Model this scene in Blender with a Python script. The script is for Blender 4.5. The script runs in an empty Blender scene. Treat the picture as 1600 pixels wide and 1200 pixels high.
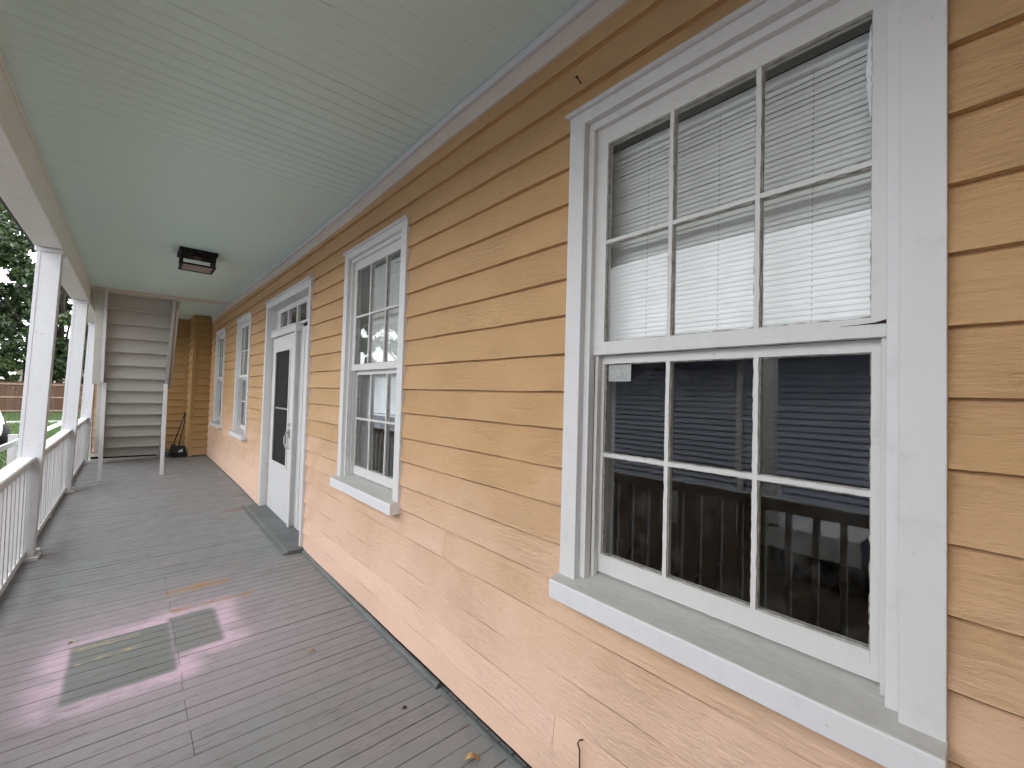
import bpy, bmesh, math, random
import numpy as np
from mathutils import Vector, Matrix
random.seed(7); np.random.seed(7)
sc = bpy.context.scene
col = sc.collection

# ------------------------------------------------------------------ camera
YAW, PITCH, ROLL, FPX = 0.719156157, 0.0267829887, 0.0278971505, 679.026
cam_d = bpy.data.cameras.new("camera"); cam = bpy.data.objects.new("camera", cam_d); col.objects.link(cam)
_f = Vector((math.sin(YAW)*math.cos(PITCH), math.cos(YAW)*math.cos(PITCH), math.sin(PITCH)))
_r = Vector((math.cos(YAW), -math.sin(YAW), 0)); _u = _r.cross(_f)
_c, _s = math.cos(ROLL), math.sin(ROLL)
_rx = _c*_r + _s*_u; _ux = -_s*_r + _c*_u
M3 = Matrix((_rx, _ux, -_f)).transposed()
cam.matrix_world = Matrix.Translation((0, 0, 1.5)) @ M3.to_4x4()
cam_d.sensor_width = 36; cam_d.lens = FPX/1600*36; cam_d.clip_start = .02; cam_d.clip_end = 600
sc.camera = cam

# ------------------------------------------------------------------ sky, sun, exposure
SUN_EL, SUN_AZ = math.radians(58), math.radians(75)      # azimuth measured from +Y towards +X
w = bpy.data.worlds.new("World"); sc.world = w; w.use_nodes = True
nt = w.node_tree; nt.nodes.clear()
sky = nt.nodes.new("ShaderNodeTexSky"); sky.sky_type = 'NISHITA'; sky.sun_disc = False
sky.sun_elevation = SUN_EL; sky.sun_rotation = SUN_AZ; sky.air_density = 1.0; sky.dust_density = 3.0; sky.ozone_density = 1.0
tc = nt.nodes.new("ShaderNodeTexCoord")
nz = nt.nodes.new("ShaderNodeTexNoise"); nz.inputs['Scale'].default_value = 2.2; nz.inputs['Detail'].default_value = 5
rp = nt.nodes.new("ShaderNodeValToRGB")
rp.color_ramp.elements[0].position = .3; rp.color_ramp.elements[0].color = (7.9, 8.0, 8.25, 1)
rp.color_ramp.elements[1].position = .7; rp.color_ramp.elements[1].color = (9.7, 9.8, 10.0, 1)
mx = nt.nodes.new("ShaderNodeMix"); mx.data_type = 'RGBA'; mx.inputs[0].default_value = .88
bg = nt.nodes.new("ShaderNodeBackground"); bg.inputs['Strength'].default_value = .15
out = nt.nodes.new("ShaderNodeOutputWorld")
nt.links.new(tc.outputs['Generated'], nz.inputs['Vector']); nt.links.new(nz.outputs['Fac'], rp.inputs['Fac'])
nt.links.new(sky.outputs['Color'], mx.inputs[6]); nt.links.new(rp.outputs['Color'], mx.inputs[7])
nt.links.new(mx.outputs[2], bg.inputs['Color']); nt.links.new(bg.outputs[0], out.inputs[0])
sl = bpy.data.lights.new("sun", 'SUN'); sl.energy = 1.0; sl.angle = math.radians(20); sl.color = (1, .97, .92)
so = bpy.data.objects.new("sun", sl); col.objects.link(so)
sd = Vector((math.sin(SUN_AZ)*math.cos(SUN_EL), math.cos(SUN_AZ)*math.cos(SUN_EL), math.sin(SUN_EL)))
so.rotation_euler = sd.to_track_quat('Z', 'Y').to_euler(); so.location = (8, 2, 14)
vs = sc.view_settings; vs.view_transform = 'Standard'; vs.look = 'None'; vs.gamma = 1; vs.use_curve_mapping = False
vs.exposure = 1.96
sc.render.engine = 'CYCLES'
sc.cycles.max_bounces = 10; sc.cycles.diffuse_bounces = 6; sc.cycles.glossy_bounces = 4; sc.cycles.transparent_max_bounces = 12
sc.cycles.caustics_reflective = False; sc.cycles.caustics_refractive = False

# ------------------------------------------------------------------ node helpers
class N:
    def __init__(s, name):
        s.m = bpy.data.materials.new(name); s.m.use_nodes = True; s.t = s.m.node_tree; s.t.nodes.clear()
        s.out = s.t.nodes.new("ShaderNodeOutputMaterial")
    def n(s, typ, **kw):
        x = s.t.nodes.new(typ)
        for k, v in kw.items(): setattr(x, k, v)
        return x
    def l(s, a, b): s.t.links.new(a, b)
    def set(s, sock, v):
        if isinstance(v, bpy.types.NodeSocket): s.l(v, sock)
        elif isinstance(v, (tuple, list)) and len(v) == 3 and sock.type == 'RGBA': sock.default_value = (*v, 1)
        else: sock.default_value = v
    def pos(s): return s.n("ShaderNodeNewGeometry").outputs['Position']
    def math(s, op, a, b=0.0, c=None, clamp=False):
        x = s.n("ShaderNodeMath", operation=op, use_clamp=clamp); s.set(x.inputs[0], a); s.set(x.inputs[1], b)
        if c is not None: s.set(x.inputs[2], c)
        return x.outputs[0]
    def sep(s, v): x = s.n("ShaderNodeSeparateXYZ"); s.l(v, x.inputs[0]); return x.outputs
    def comb(s, a, b, c):
        x = s.n("ShaderNodeCombineXYZ")
        for i, v in enumerate((a, b, c)): s.set(x.inputs[i], v)
        return x.outputs[0]
    def noise(s, vec, scale, detail=4, rough=.55, dist=0.0):
        x = s.n("ShaderNodeTexNoise"); s.l(vec, x.inputs['Vector'])
        x.inputs['Scale'].default_value = scale; x.inputs['Detail'].default_value = detail
        x.inputs['Roughness'].default_value = rough; x.inputs['Distortion'].default_value = dist
        return x.outputs['Fac']
    def voro(s, vec, scale, feature='F1'):
        x = s.n("ShaderNodeTexVoronoi", feature=feature); s.l(vec, x.inputs['Vector']); x.inputs['Scale'].default_value = scale
        return x.outputs['Distance']
    def ramp(s, fac, stops):
        x = s.n("ShaderNodeValToRGB"); cr = x.color_ramp
        while len(cr.elements) < len(stops): cr.elements.new(.5)
        for e, (p, c) in zip(cr.elements, stops):
            e.position = p; e.color = (*c, 1) if isinstance(c, (tuple, list)) else (c, c, c, 1)
        s.l(fac, x.inputs[0]); return x.outputs[0]
    def step(s, v, lo, hi):
        x = s.n("ShaderNodeMapRange", interpolation_type='SMOOTHSTEP'); s.l(v, x.inputs[0])
        x.inputs[1].default_value = lo; x.inputs[2].default_value = hi; return x.outputs[0]
    def mix(s, f, a, b, mode='MIX'):
        x = s.n("ShaderNodeMix", data_type='RGBA', blend_type=mode)
        s.set(x.inputs[0], f); s.set(x.inputs[6], a); s.set(x.inputs[7], b); return x.outputs[2]
    def bump(s, h, strength=.3, dist=.002, normal=None):
        x = s.n("ShaderNodeBump"); s.l(h, x.inputs['Height']); x.inputs['Strength'].default_value = strength
        x.inputs['Distance'].default_value = dist
        if normal is not None: s.l(normal, x.inputs['Normal'])
        return x.outputs[0]
    def rnd(s): return s.n("ShaderNodeObjectInfo").outputs['Random']
    def pbsdf(s, colr, rough=.6, spec=.3, bump=None, metal=0.0):
        x = s.n("ShaderNodeBsdfPrincipled"); s.set(x.inputs['Base Color'], colr); s.set(x.inputs['Roughness'], rough)
        x.inputs['Specular IOR Level'].default_value = spec; x.inputs['Metallic'].default_value = metal
        if bump is not None: s.l(bump, x.inputs['Normal'])
        s.l(x.outputs[0], s.out.inputs[0]); return x

def simple(name, c, rough=.6, spec=.3, metal=0.0, var=.12, scale=6.0, bump=.0, bscale=60):
    m = N(name); p = m.pos()
    f = m.noise(p, scale, 5)
    c2 = m.ramp(f, [(.3, tuple(max(0, v*(1-var)) for v in c)), (.7, tuple(v*(1+var) for v in c))])
    b = m.bump(m.noise(p, bscale, 3), bump, .002) if bump else None
    m.pbsdf(c2, rough, spec, b, metal); return m.m

# --- orange clapboard paint: grain runs along the board (x + y), weathered ridges and hairline cracks
def siding_mat(name, main, paled, low_light_lo, low_light_hi):
    m = N(name); p = m.pos(); X, Y, Z = m.sep(p); r = m.rnd()
    al = m.math('ADD', X, Y)
    off = m.math('MULTIPLY', r, 37.0)
    def grain(ka, kz, det, dist): return m.noise(m.comb(m.math('ADD', m.math('MULTIPLY', al, ka), off), off, m.math('MULTIPLY', Z, kz)), 1.0, det, .62, dist)
    g1 = grain(4.0, 42.0, 5, 1.0); g2 = grain(24.0, 150.0, 4, .8); g3 = grain(9.0, 80.0, 4, 1.4)
    ridge = m.math('SUBTRACT', 1.0, m.math('MULTIPLY', m.math('ABSOLUTE', m.math('SUBTRACT', g3, .5)), 10.0), clamp=True)
    rough_area = m.ramp(m.noise(m.comb(al, off, Z), 2.6, 4), [(.40, .25), (.62, 1.0)])
    h = m.math('ADD', m.math('MULTIPLY', g2, .8), m.math('MULTIPLY', g1, .35))
    h = m.math('ADD', h, m.math('MULTIPLY', m.math('MULTIPLY', ridge, rough_area), .40))
    crack = m.step(grain(6.0, 120.0, 3, .5), .735, .765)
    h = m.math('SUBTRACT', h, m.math('MULTIPLY', crack, .6))
    blotch = m.noise(m.comb(al, m.math('MULTIPLY', off, .3), Z), 1.6, 5, .6)
    # brighter, pinker light low on the wall, put into the paint as blotchy salmon
    zz = m.math('ADD', Z, m.math('MULTIPLY', m.math('SUBTRACT', blotch, .5), 1.1))
    low_light = m.math('SUBTRACT', 1.0, m.step(zz, low_light_lo, low_light_hi))
    c = m.mix(m.math('MULTIPLY', low_light, .85), main, paled)
    c = m.mix(m.math('MULTIPLY', m.step(g2, .52, .72), .20), c, tuple(v*.62 for v in main))
    c = m.mix(m.math('MULTIPLY', m.step(blotch, .40, .75), .08), c, tuple(v*.75 for v in main))
    c = m.mix(m.math('MULTIPLY', crack, .35), c, (.17, .10, .05))
    c = m.mix(m.math('MULTIPLY', r, .14), c, tuple(v*.78 for v in main))
    m.pbsdf(c, .5, .25, m.bump(h, .75, .0045)); return m.m

def white_paint(name, c=(.662, .658, .648), chips=.6, dust=False, dirtc=(.46, .45, .42), bumpk=.5):
    m = N(name); p = m.pos(); X, Y, Z = m.sep(p)
    brush = m.noise(m.comb(m.math('MULTIPLY', X, 60), m.math('MULTIPLY', Y, 60), m.math('MULTIPLY', Z, 9)), 1.0, 4)
    big = m.noise(p, 3.0, 5, .6)
    grime = m.step(m.noise(p, 11.0, 6, .65), .52, .80)
    chip = m.math('MAXIMUM', m.step(m.noise(p, 60.0, 3, .5), .695, .715), m.step(m.noise(m.comb(m.math('MULTIPLY', X, 70), m.math('MULTIPLY', Y, 70), m.math('MULTIPLY', Z, 8)), 1.0, 3), .72, .74))
    chip = m.math('MULTIPLY', chip, m.step(m.noise(p, 6.0, 4, .6), .52, .66))
    cc = m.mix(m.math('MULTIPLY', grime, .42), c, tuple(.70*v for v in c))
    drip = m.step(m.noise(m.comb(m.math('MULTIPLY', X, 40), m.math('MULTIPLY', Y, 40), m.math('MULTIPLY', Z, 2.2)), 1.0, 5, .6), .55, .75)
    cc = m.mix(m.math('MULTIPLY', drip, .09), cc, (.40, .385, .35))
    cc = m.mix(m.math('MULTIPLY', m.rnd(), .16), cc, tuple(.78*v for v in c))
    cc = m.mix(m.math('MULTIPLY', m.step(big, .5, .75), .18), cc, (.62, .60, .55))
    cc = m.mix(m.math('MULTIPLY', chip, chips), cc, (.16, .12, .09))
    if dust:   # settled dust on upward faces
        nn = m.sep(m.n("ShaderNodeNewGeometry").outputs['Normal'])[2]
        d = m.math('MULTIPLY', m.step(nn, .6, .9), m.ramp(m.noise(p, 35, 6, .75), [(.25, .70), (.70, 1.0)]))
        cc = m.mix(d, cc, m.mix(m.noise(m.comb(m.math('MULTIPLY', X, 90), m.math('MULTIPLY', Y, 14), Z), 1.0, 6, .7), tuple(v*.72 for v in dirtc), tuple(v*1.3 for v in dirtc)))
    h = m.math('ADD', m.math('MULTIPLY', brush, .6), m.math('MULTIPLY', m.noise(p, 45, 4), .6))
    h = m.math('SUBTRACT', h, m.math('MULTIPLY', chip, .5))
    m.pbsdf(cc, .5, .3, m.bump(h, bumpk, .002)); return m.m

def floor_mat():
    m = N("porch_floor_paint"); p = m.pos(); X, Y, Z = m.sep(p); r = m.rnd()
    off = m.math('MULTIPLY', r, 29.0)
    g = m.noise(m.comb(m.math('ADD', m.math('MULTIPLY', X, 3.0), off), m.math('MULTIPLY', Y, 60.0), off), 1.0, 6, .6, .5)
    fine = m.noise(m.comb(m.math('ADD', m.math('MULTIPLY', X, 9.0), off), m.math('MULTIPLY', Y, 130.0), off), 1.0, 4, .6)
    big = m.noise(p, 1.7, 5, .6); med = m.noise(p, 7.0, 6, .65)
    base = m.mix(m.ramp(big, [(.35, 0.0), (.65, 1.0)]), (.205, .222, .216), (.232, .224, .223))
    base = m.mix(m.math('MULTIPLY', m.step(med, .45, .75), .35), base, (.15, .145, .14))
    base = m.mix(m.math('MULTIPLY', r, .36), base, (.25, .235, .238))
    # overspray of pale pink paint round two things that once lay here (rectangular masks with feathered edges)
    def rect(x0, x1, y0, y1, f):
        a = m.math('MULTIPLY', m.step(X, x0-f, x0+f), m.math('SUBTRACT', 1.0, m.step(X, x1-f, x1+f)))
        b = m.math('MULTIPLY', m.step(Y, y0-f, y0+f), m.math('SUBTRACT', 1.0, m.step(Y, y1-f, y1+f)))
        return m.math('MULTIPLY', a, b)
    wob = m.math('MULTIPLY', m.math('SUBTRACT', med, .5), .10)
    r1 = rect(-.195, .238, 2.895, 3.495, .018); r2 = m.math('MULTIPLY', rect(.236, .475, 3.065, 3.55, .022), .85)
    inside = m.math('MAXIMUM', r1, r2)
    dx = m.math('DIVIDE', m.math('SUBTRACT', X, .10), .52); dy = m.math('DIVIDE', m.math('SUBTRACT', Y, 3.17), .50)
    rad = m.math('SQRT', m.math('ADD', m.math('MULTIPLY', dx, dx), m.math('MULTIPLY', dy, dy)))
    def sdf(x0, x1, y0, y1):
        ax = m.math('SUBTRACT', m.math('ABSOLUTE', m.math('SUBTRACT', X, (x0+x1)/2)), (x1-x0)/2); ay = m.math('SUBTRACT', m.math('ABSOLUTE', m.math('SUBTRACT', Y, (y0+y1)/2)), (y1-y0)/2)
        ax = m.math('MAXIMUM', ax, 0.0); ay = m.math('MAXIMUM', ay, 0.0)
        return m.math('SQRT', m.math('ADD', m.math('MULTIPLY', ax, ax), m.math('MULTIPLY', ay, ay)))
    dd = m.math('ADD', m.math('MINIMUM', sdf(-.195, .232, 2.895, 3.495), sdf(.255, .475, 3.065, 3.55)), m.math('MULTIPLY', wob, .6))
    halo = m.math('MULTIPLY', m.math('SUBTRACT', 1.0, m.step(dd, .015, .19)), 1.0)
    wide = m.math('SUBTRACT', 1.0, m.step(m.math('ADD', m.math('MULTIPLY', rad, .36), m.math('MULTIPLY', wob, 2.0)), .25, .95))
    pk = m.math('ADD', m.math('MULTIPLY', halo, m.ramp(m.noise(p, 4, 5, .6), [(.36, .25), (.62, 1.0)])), m.math('MULTIPLY', wide, .26), clamp=True)
    pk = m.math('MULTIPLY', pk, m.math('SUBTRACT', 1.0, inside))
    spk = m.ramp(fine, [(.30, .55), (.6, 1.0)])
    base = m.mix(m.math('MULTIPLY', m.math('MULTIPLY', pk, spk), .95), base, (.68, .50, .60))
    base = m.mix(m.math('MULTIPLY', inside, .7), base, (.175, .190, .176))
    # flaked paint: bare reddish wood on the worn walkway, yellow pine in a few streaks
    wear = m.math('MULTIPLY', m.step(g, .60, .66), m.step(m.noise(p, 1.3, 4), .48, .60))
    base = m.mix(m.math('MULTIPLY', wear, .6), base, (.13, .065, .05))
    dk = m.math('MULTIPLY', m.step(fine, .60, .66), m.step(m.noise(p, 2.6, 4), .46, .60))
    base = m.mix(m.math('MULTIPLY', dk, .7), base, (.065, .055, .05))
    st = m.math('MAXIMUM', rect(-.19, .10, 3.415, 3.475, .008), rect(-.17, .10, 3.245, 3.30, .008))
    ystk = m.math('MULTIPLY', st, m.step(fine, .53, .57))
    base = m.mix(ystk, base, (.50, .40, .22))
    stk = m.math('MULTIPLY', m.math('MAXIMUM', rect(.26, .72, 3.622, 3.672, .006), rect(.24, .62, 3.93, 4.03, .02)), m.step(m.noise(m.comb(m.math('MULTIPLY', X, 6.0), m.math('MULTIPLY', Y, 50.0), Z), 1.0, 5), .45, .50))
    base = m.mix(m.math('MULTIPLY', stk, .85), base, (.38, .21, .10))
    red = m.math('MULTIPLY', rect(.86, 1.16, 6.05, 6.12, .012), m.step(g, .40, .5))
    base = m.mix(m.math('MULTIPLY', red, .85), base, (.22, .075, .04))
    scf = m.math('MULTIPLY', m.step(m.noise(m.comb(m.math('MULTIPLY', X, 5.0), m.math('MULTIPLY', Y, 26.0), off), 1.0, 6, .7), .56, .70), m.step(m.noise(p, 2.2, 5, .6), .42, .62))
    base = m.mix(m.math('MULTIPLY', scf, .45), base, (.34, .32, .32))
    scd = m.math('MULTIPLY', m.step(m.noise(m.comb(m.math('MULTIPLY', X, 11.0), m.math('MULTIPLY', Y, 48.0), m.math('ADD', off, 9.0)), 1.0, 5, .65), .60, .68), m.step(m.noise(p, 3.3, 5, .6), .47, .60))
    base = m.mix(m.math('MULTIPLY', scd, .55), base, (.085, .07, .062))
    vor = m.n("ShaderNodeTexVoronoi"); m.l(p, vor.inputs['Vector']); vor.inputs['Scale'].default_value = 9.0
    speck = m.math('SUBTRACT', 1.0, m.step(vor.outputs['Distance'], .022, .034))
    speck = m.math('MULTIPLY', speck, m.step(m.sep(vor.outputs['Color'])[0], .66, .68))
    base = m.mix(speck, base, (.6, .6, .56))
    h = m.math('ADD', m.math('MULTIPLY', g, .7), m.math('MULTIPLY', fine, .35))
    h = m.math('SUBTRACT', h, m.math('MULTIPLY', m.math('MAXIMUM', wear, dk), .25))
    rough = m.ramp(med, [(.3, .40), (.7, .62)])
    m.pbsdf(base, rough, .35, m.bump(h, .45, .002)); return m.m

def ceiling_mat():
    m = N("ceiling_paint"); p = m.pos(); X, Y, Z = m.sep(p); r = m.rnd()
    big = m.noise(p, 1.1, 5, .6)
    c = m.mix(big, (.615, .775, .735), (.64, .785, .75))
    c = m.mix(m.math('MULTIPLY', r, .10), c, (.58, .66, .60))
    scr = m.math('MULTIPLY', m.step(m.noise(m.comb(m.math('MULTIPLY', X, 7), m.math('MULTIPLY', Y, 55), r), 1.0, 4), .68, .73), m.step(m.noise(p, 3.0, 3), .5, .65))
    c = m.mix(m.math('MULTIPLY', scr, .45), c, (.14, .16, .14))
    spot = m.math('SUBTRACT', 1.0, m.step(m.voro(p, 3.1), .012, .022))
    c = m.mix(m.math('MULTIPLY', spot, .7), c, (.07, .06, .05))
    m.pbsdf(c, .55, .25, m.bump(m.noise(m.comb(m.math('MULTIPLY', X, 8), m.math('MULTIPLY', Y, 50), Z), 1.0, 4), .15, .002)); return m.m

def glass_mat(name, wav=.006, tint=(.965, .972, .968)):
    m = N(name); p = m.pos()
    h = m.noise(p, 5.0, 2, .4)
    b = m.bump(h, wav, .02)
    tr = m.n("ShaderNodeBsdfTransparent"); m.set(tr.inputs[0], tint)
    gl = m.n("ShaderNodeBsdfGlossy"); gl.inputs['Roughness'].default_value = .0; m.set(gl.inputs[0], (1, 1, 1)); m.l(b, gl.inputs['Normal'])
    ge = m.n("ShaderNodeNewGeometry"); dt = m.n("ShaderNodeVectorMath", operation='DOT_PRODUCT')
    m.l(ge.outputs['Normal'], dt.inputs[0]); m.l(ge.outputs['Incoming'], dt.inputs[1])
    k = m.math('POWER', m.math('SUBTRACT', 1.0, m.math('ABSOLUTE', dt.outputs['Value']), clamp=True), 5.0)
    mixs = m.n("ShaderNodeMixShader"); m.l(m.math('ADD', .027, m.math('MULTIPLY', k, .955)), mixs.inputs[0]); m.l(tr.outputs[0], mixs.inputs[1]); m.l(gl.outputs[0], mixs.inputs[2])
    df = m.n("ShaderNodeBsdfDiffuse"); m.set(df.inputs[0], (.5, .5, .47))     # thin film of dust
    dm = m.math('MULTIPLY', m.step(m.noise(p, 9, 6, .7), .45, .9), .05)
    mx2 = m.n("ShaderNodeMixShader"); m.l(dm, mx2.inputs[0]); m.l(mixs.outputs[0], mx2.inputs[1]); m.l(df.outputs[0], mx2.inputs[2])
    m.l(mx2.outputs[0], m.out.inputs[0]); return m.m

def leaf_mat(name, a, b):
    m = N(name); g = m.n("ShaderNodeNewGeometry").outputs['Random Per Island']
    c = m.ramp(g, [(0.0, a), (1.0, b)])
    d = m.n("ShaderNodeBsdfPrincipled"); m.l(c, d.inputs['Base Color']); d.inputs['Roughness'].default_value = .5
    t = m.n("ShaderNodeBsdfTranslucent"); m.l(c, t.inputs[0])
    x = m.n("ShaderNodeMixShader"); x.inputs[0].default_value = .25; m.l(d.outputs[0], x.inputs[1]); m.l(t.outputs[0], x.inputs[2])
    m.l(x.outputs[0], m.out.inputs[0]); return m.m

def ground_mat():
    m = N("lawn_ground"); p = m.pos(); X, Y, Z = m.sep(p)
    a = m.noise(p, .35, 5, .6); b = m.noise(p, 4.0, 6, .7); f = m.noise(p, 40, 4, .7)
    gr = m.mix(b, (.035, .075, .018), (.075, .12, .035)); gr = m.mix(m.step(f, .4, .7), gr, (.03, .055, .015))
    dirt = m.mix(b, (.075, .052, .036), (.15, .11, .08)); dirt = m.mix(m.step(f, .55, .7), dirt, (.20, .13, .085))
    k = m.math('ADD', m.math('MULTIPLY', X, -1.0), m.math('MULTIPLY', m.math('SUBTRACT', b, .5), 1.1))
    bare = m.math('MULTIPLY', m.step(k, 1.75, 2.15), m.math('SUBTRACT', 1.0, m.step(Y, 11.0, 14.0)))     # bare soil by the neighbour's wall
    patch = m.math('MULTIPLY', m.step(a, .53, .62), .8)
    m.pbsdf(m.mix(m.math('MAXIMUM', bare, patch), gr, dirt), .9, .1, m.bump(f, .6, .03)); return m.m

def fence_mat():
    m = N("fence_boards"); p = m.pos(); X, Y, Z = m.sep(p); g = m.n("ShaderNodeNewGeometry").outputs['Random Per Island']
    n = m.noise(m.comb(m.math('MULTIPLY', X, 30), Y, m.math('MULTIPLY', Z, 2)), 1.0, 4)
    c = m.mix(n, (.055, .030, .021), (.10, .058, .040)); c = m.mix(m.math('MULTIPLY', g, .35), c, (.13, .085, .062))
    m.pbsdf(c, .8, .1); return m.m

MAT = dict(
    orange=siding_mat("orange_clapboard_paint", (.552, .342, .166), (.85, .60, .47), .20, 1.45),
    orange_shaded=siding_mat("shaded_orange_clapboard_paint", (.40, .25, .105), (.44, .29, .15), -.2, .5),  # same orange paint, darkened for the shade at the porch's far end
    white=white_paint("white_trim_paint"), sash=white_paint("weathered_sash_paint", (.65, .645, .625), .9, bumpk=.6),
    sill=white_paint("sill_paint_with_dust", (.68, .685, .69), .4, True), post=white_paint("white_post_paint", (.65, .66, .68), .8),
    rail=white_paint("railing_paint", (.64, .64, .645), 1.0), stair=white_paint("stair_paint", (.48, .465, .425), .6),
    frieze=white_paint("frieze_paint", (.66, .585, .52), .3), beam=white_paint("beam_paint", (.80, .79, .75), .4),
    floor=floor_mat(), ceil=ceiling_mat(), glass=glass_mat("old_window_glass"),
    glass_wavy=glass_mat("rippled_window_glass", .10),
    putty=simple("old_putty", (.33, .31, .28), .9, .1, var=.45, scale=40, bump=.6, bscale=120),
    edge=simple("lap_shadow_edge", (.20, .115, .05), .8, .1, var=.45, scale=25), grey=simple("grey_floor_trim_paint", (.120, .128, .125), .5, .3, var=.2, bump=.2),  # edge: shadow line under each lap, painted dark on the board lip
    gap=simple("dark_joint", (.035, .025, .02), .95, .05), black=simple("black_metal", (.008, .008, .009), .6, .2, var=.1),
    blackplastic=simple("black_plastic", (.015, .015, .016), .4, .4), screen=simple("dark_insect_screen", (.020, .019, .018), .7, .15, var=.2, scale=9),
    blind=simple("white_vinyl_slat", (.84, .845, .83), .5, .3, var=.05), cord=simple("blind_cord", (.30, .30, .28), .8, .1),
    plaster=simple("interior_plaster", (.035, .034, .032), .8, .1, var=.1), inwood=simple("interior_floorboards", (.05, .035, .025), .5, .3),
    steel=simple("brushed_handle_metal", (.55, .55, .55), .3, .5, 1.0, var=.1), frost=simple("frosted_lamp_glass", (.26, .24, .225), .35, .4, var=.05),
    trunk=simple("tree_bark", (.030, .024, .020), .9, .1, var=.4, scale=8, bump=.6, bscale=25),
    leafdark=leaf_mat("dark_leaves", (.010, .024, .008), (.045, .075, .020)), leafmid=leaf_mat("mid_green_leaves", (.022, .048, .012), (.075, .11, .03)),
    ground=ground_mat(), blade=leaf_mat("grass_blades", (.028, .058, .014), (.075, .115, .034)),
    fence=fence_mat(), fencerail=simple("fence_rail_wood", (.23, .17, .13), .8, .1, var=.2),
    carpaint=simple("white_car_paint", (.74, .75, .74), .22, .5, var=.02), tyre=simple("tyre_rubber", (.015, .015, .016), .8, .2),
    carglass=simple("dark_car_glass", (.012, .014, .016), .08, .6, var=.05), rim=simple("wheel_rim_alloy", (.35, .35, .36), .35, .5, .8, var=.05),
    lamp_lens=simple("headlamp_lens", (.5, .52, .54), .1, .6, var=.05), concrete=simple("concrete", (.36, .35, .33), .9, .1, var=.2, bump=.3),
    nside=simple("slate_blue_siding_paint", (.44, .48, .59), .55, .3, var=.10), nwhite=simple("neighbour_white_trim", (.75, .76, .75), .5, .3, var=.08),
    nfound=simple("neighbour_brick_foundation", (.16, .12, .10), .9, .1, var=.35, scale=20, bump=.5, bscale=40), roof=simple("asphalt_shingles", (.07, .068, .066), .9, .1, var=.3, scale=30),
    bin=simple("blue_bin_plastic", (.02, .06, .32), .4, .4, var=.08), pale=simple("pale_render_wall", (.62, .55, .50), .8, .1, var=.1),
    nail=simple("dark_nail_steel", (.03, .025, .022), .5, .4, .6), rust=simple("rusty_wire", (.13, .055, .035), .8, .2, .2, var=.4, scale=60),
    dryleaf=simple("dry_leaf", (.42, .28, .12), .7, .2, var=.3, scale=40), paper=simple("faded_sticker", (.40, .41, .40), .6, .2, var=.2, scale=120),
    logo=simple("pale_label_print", (.62, .63, .62), .6, .2, var=.05), smear=simple("dried_white_paint_smear", (.66, .70, .72), .5, .3, var=.1),
)

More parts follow.
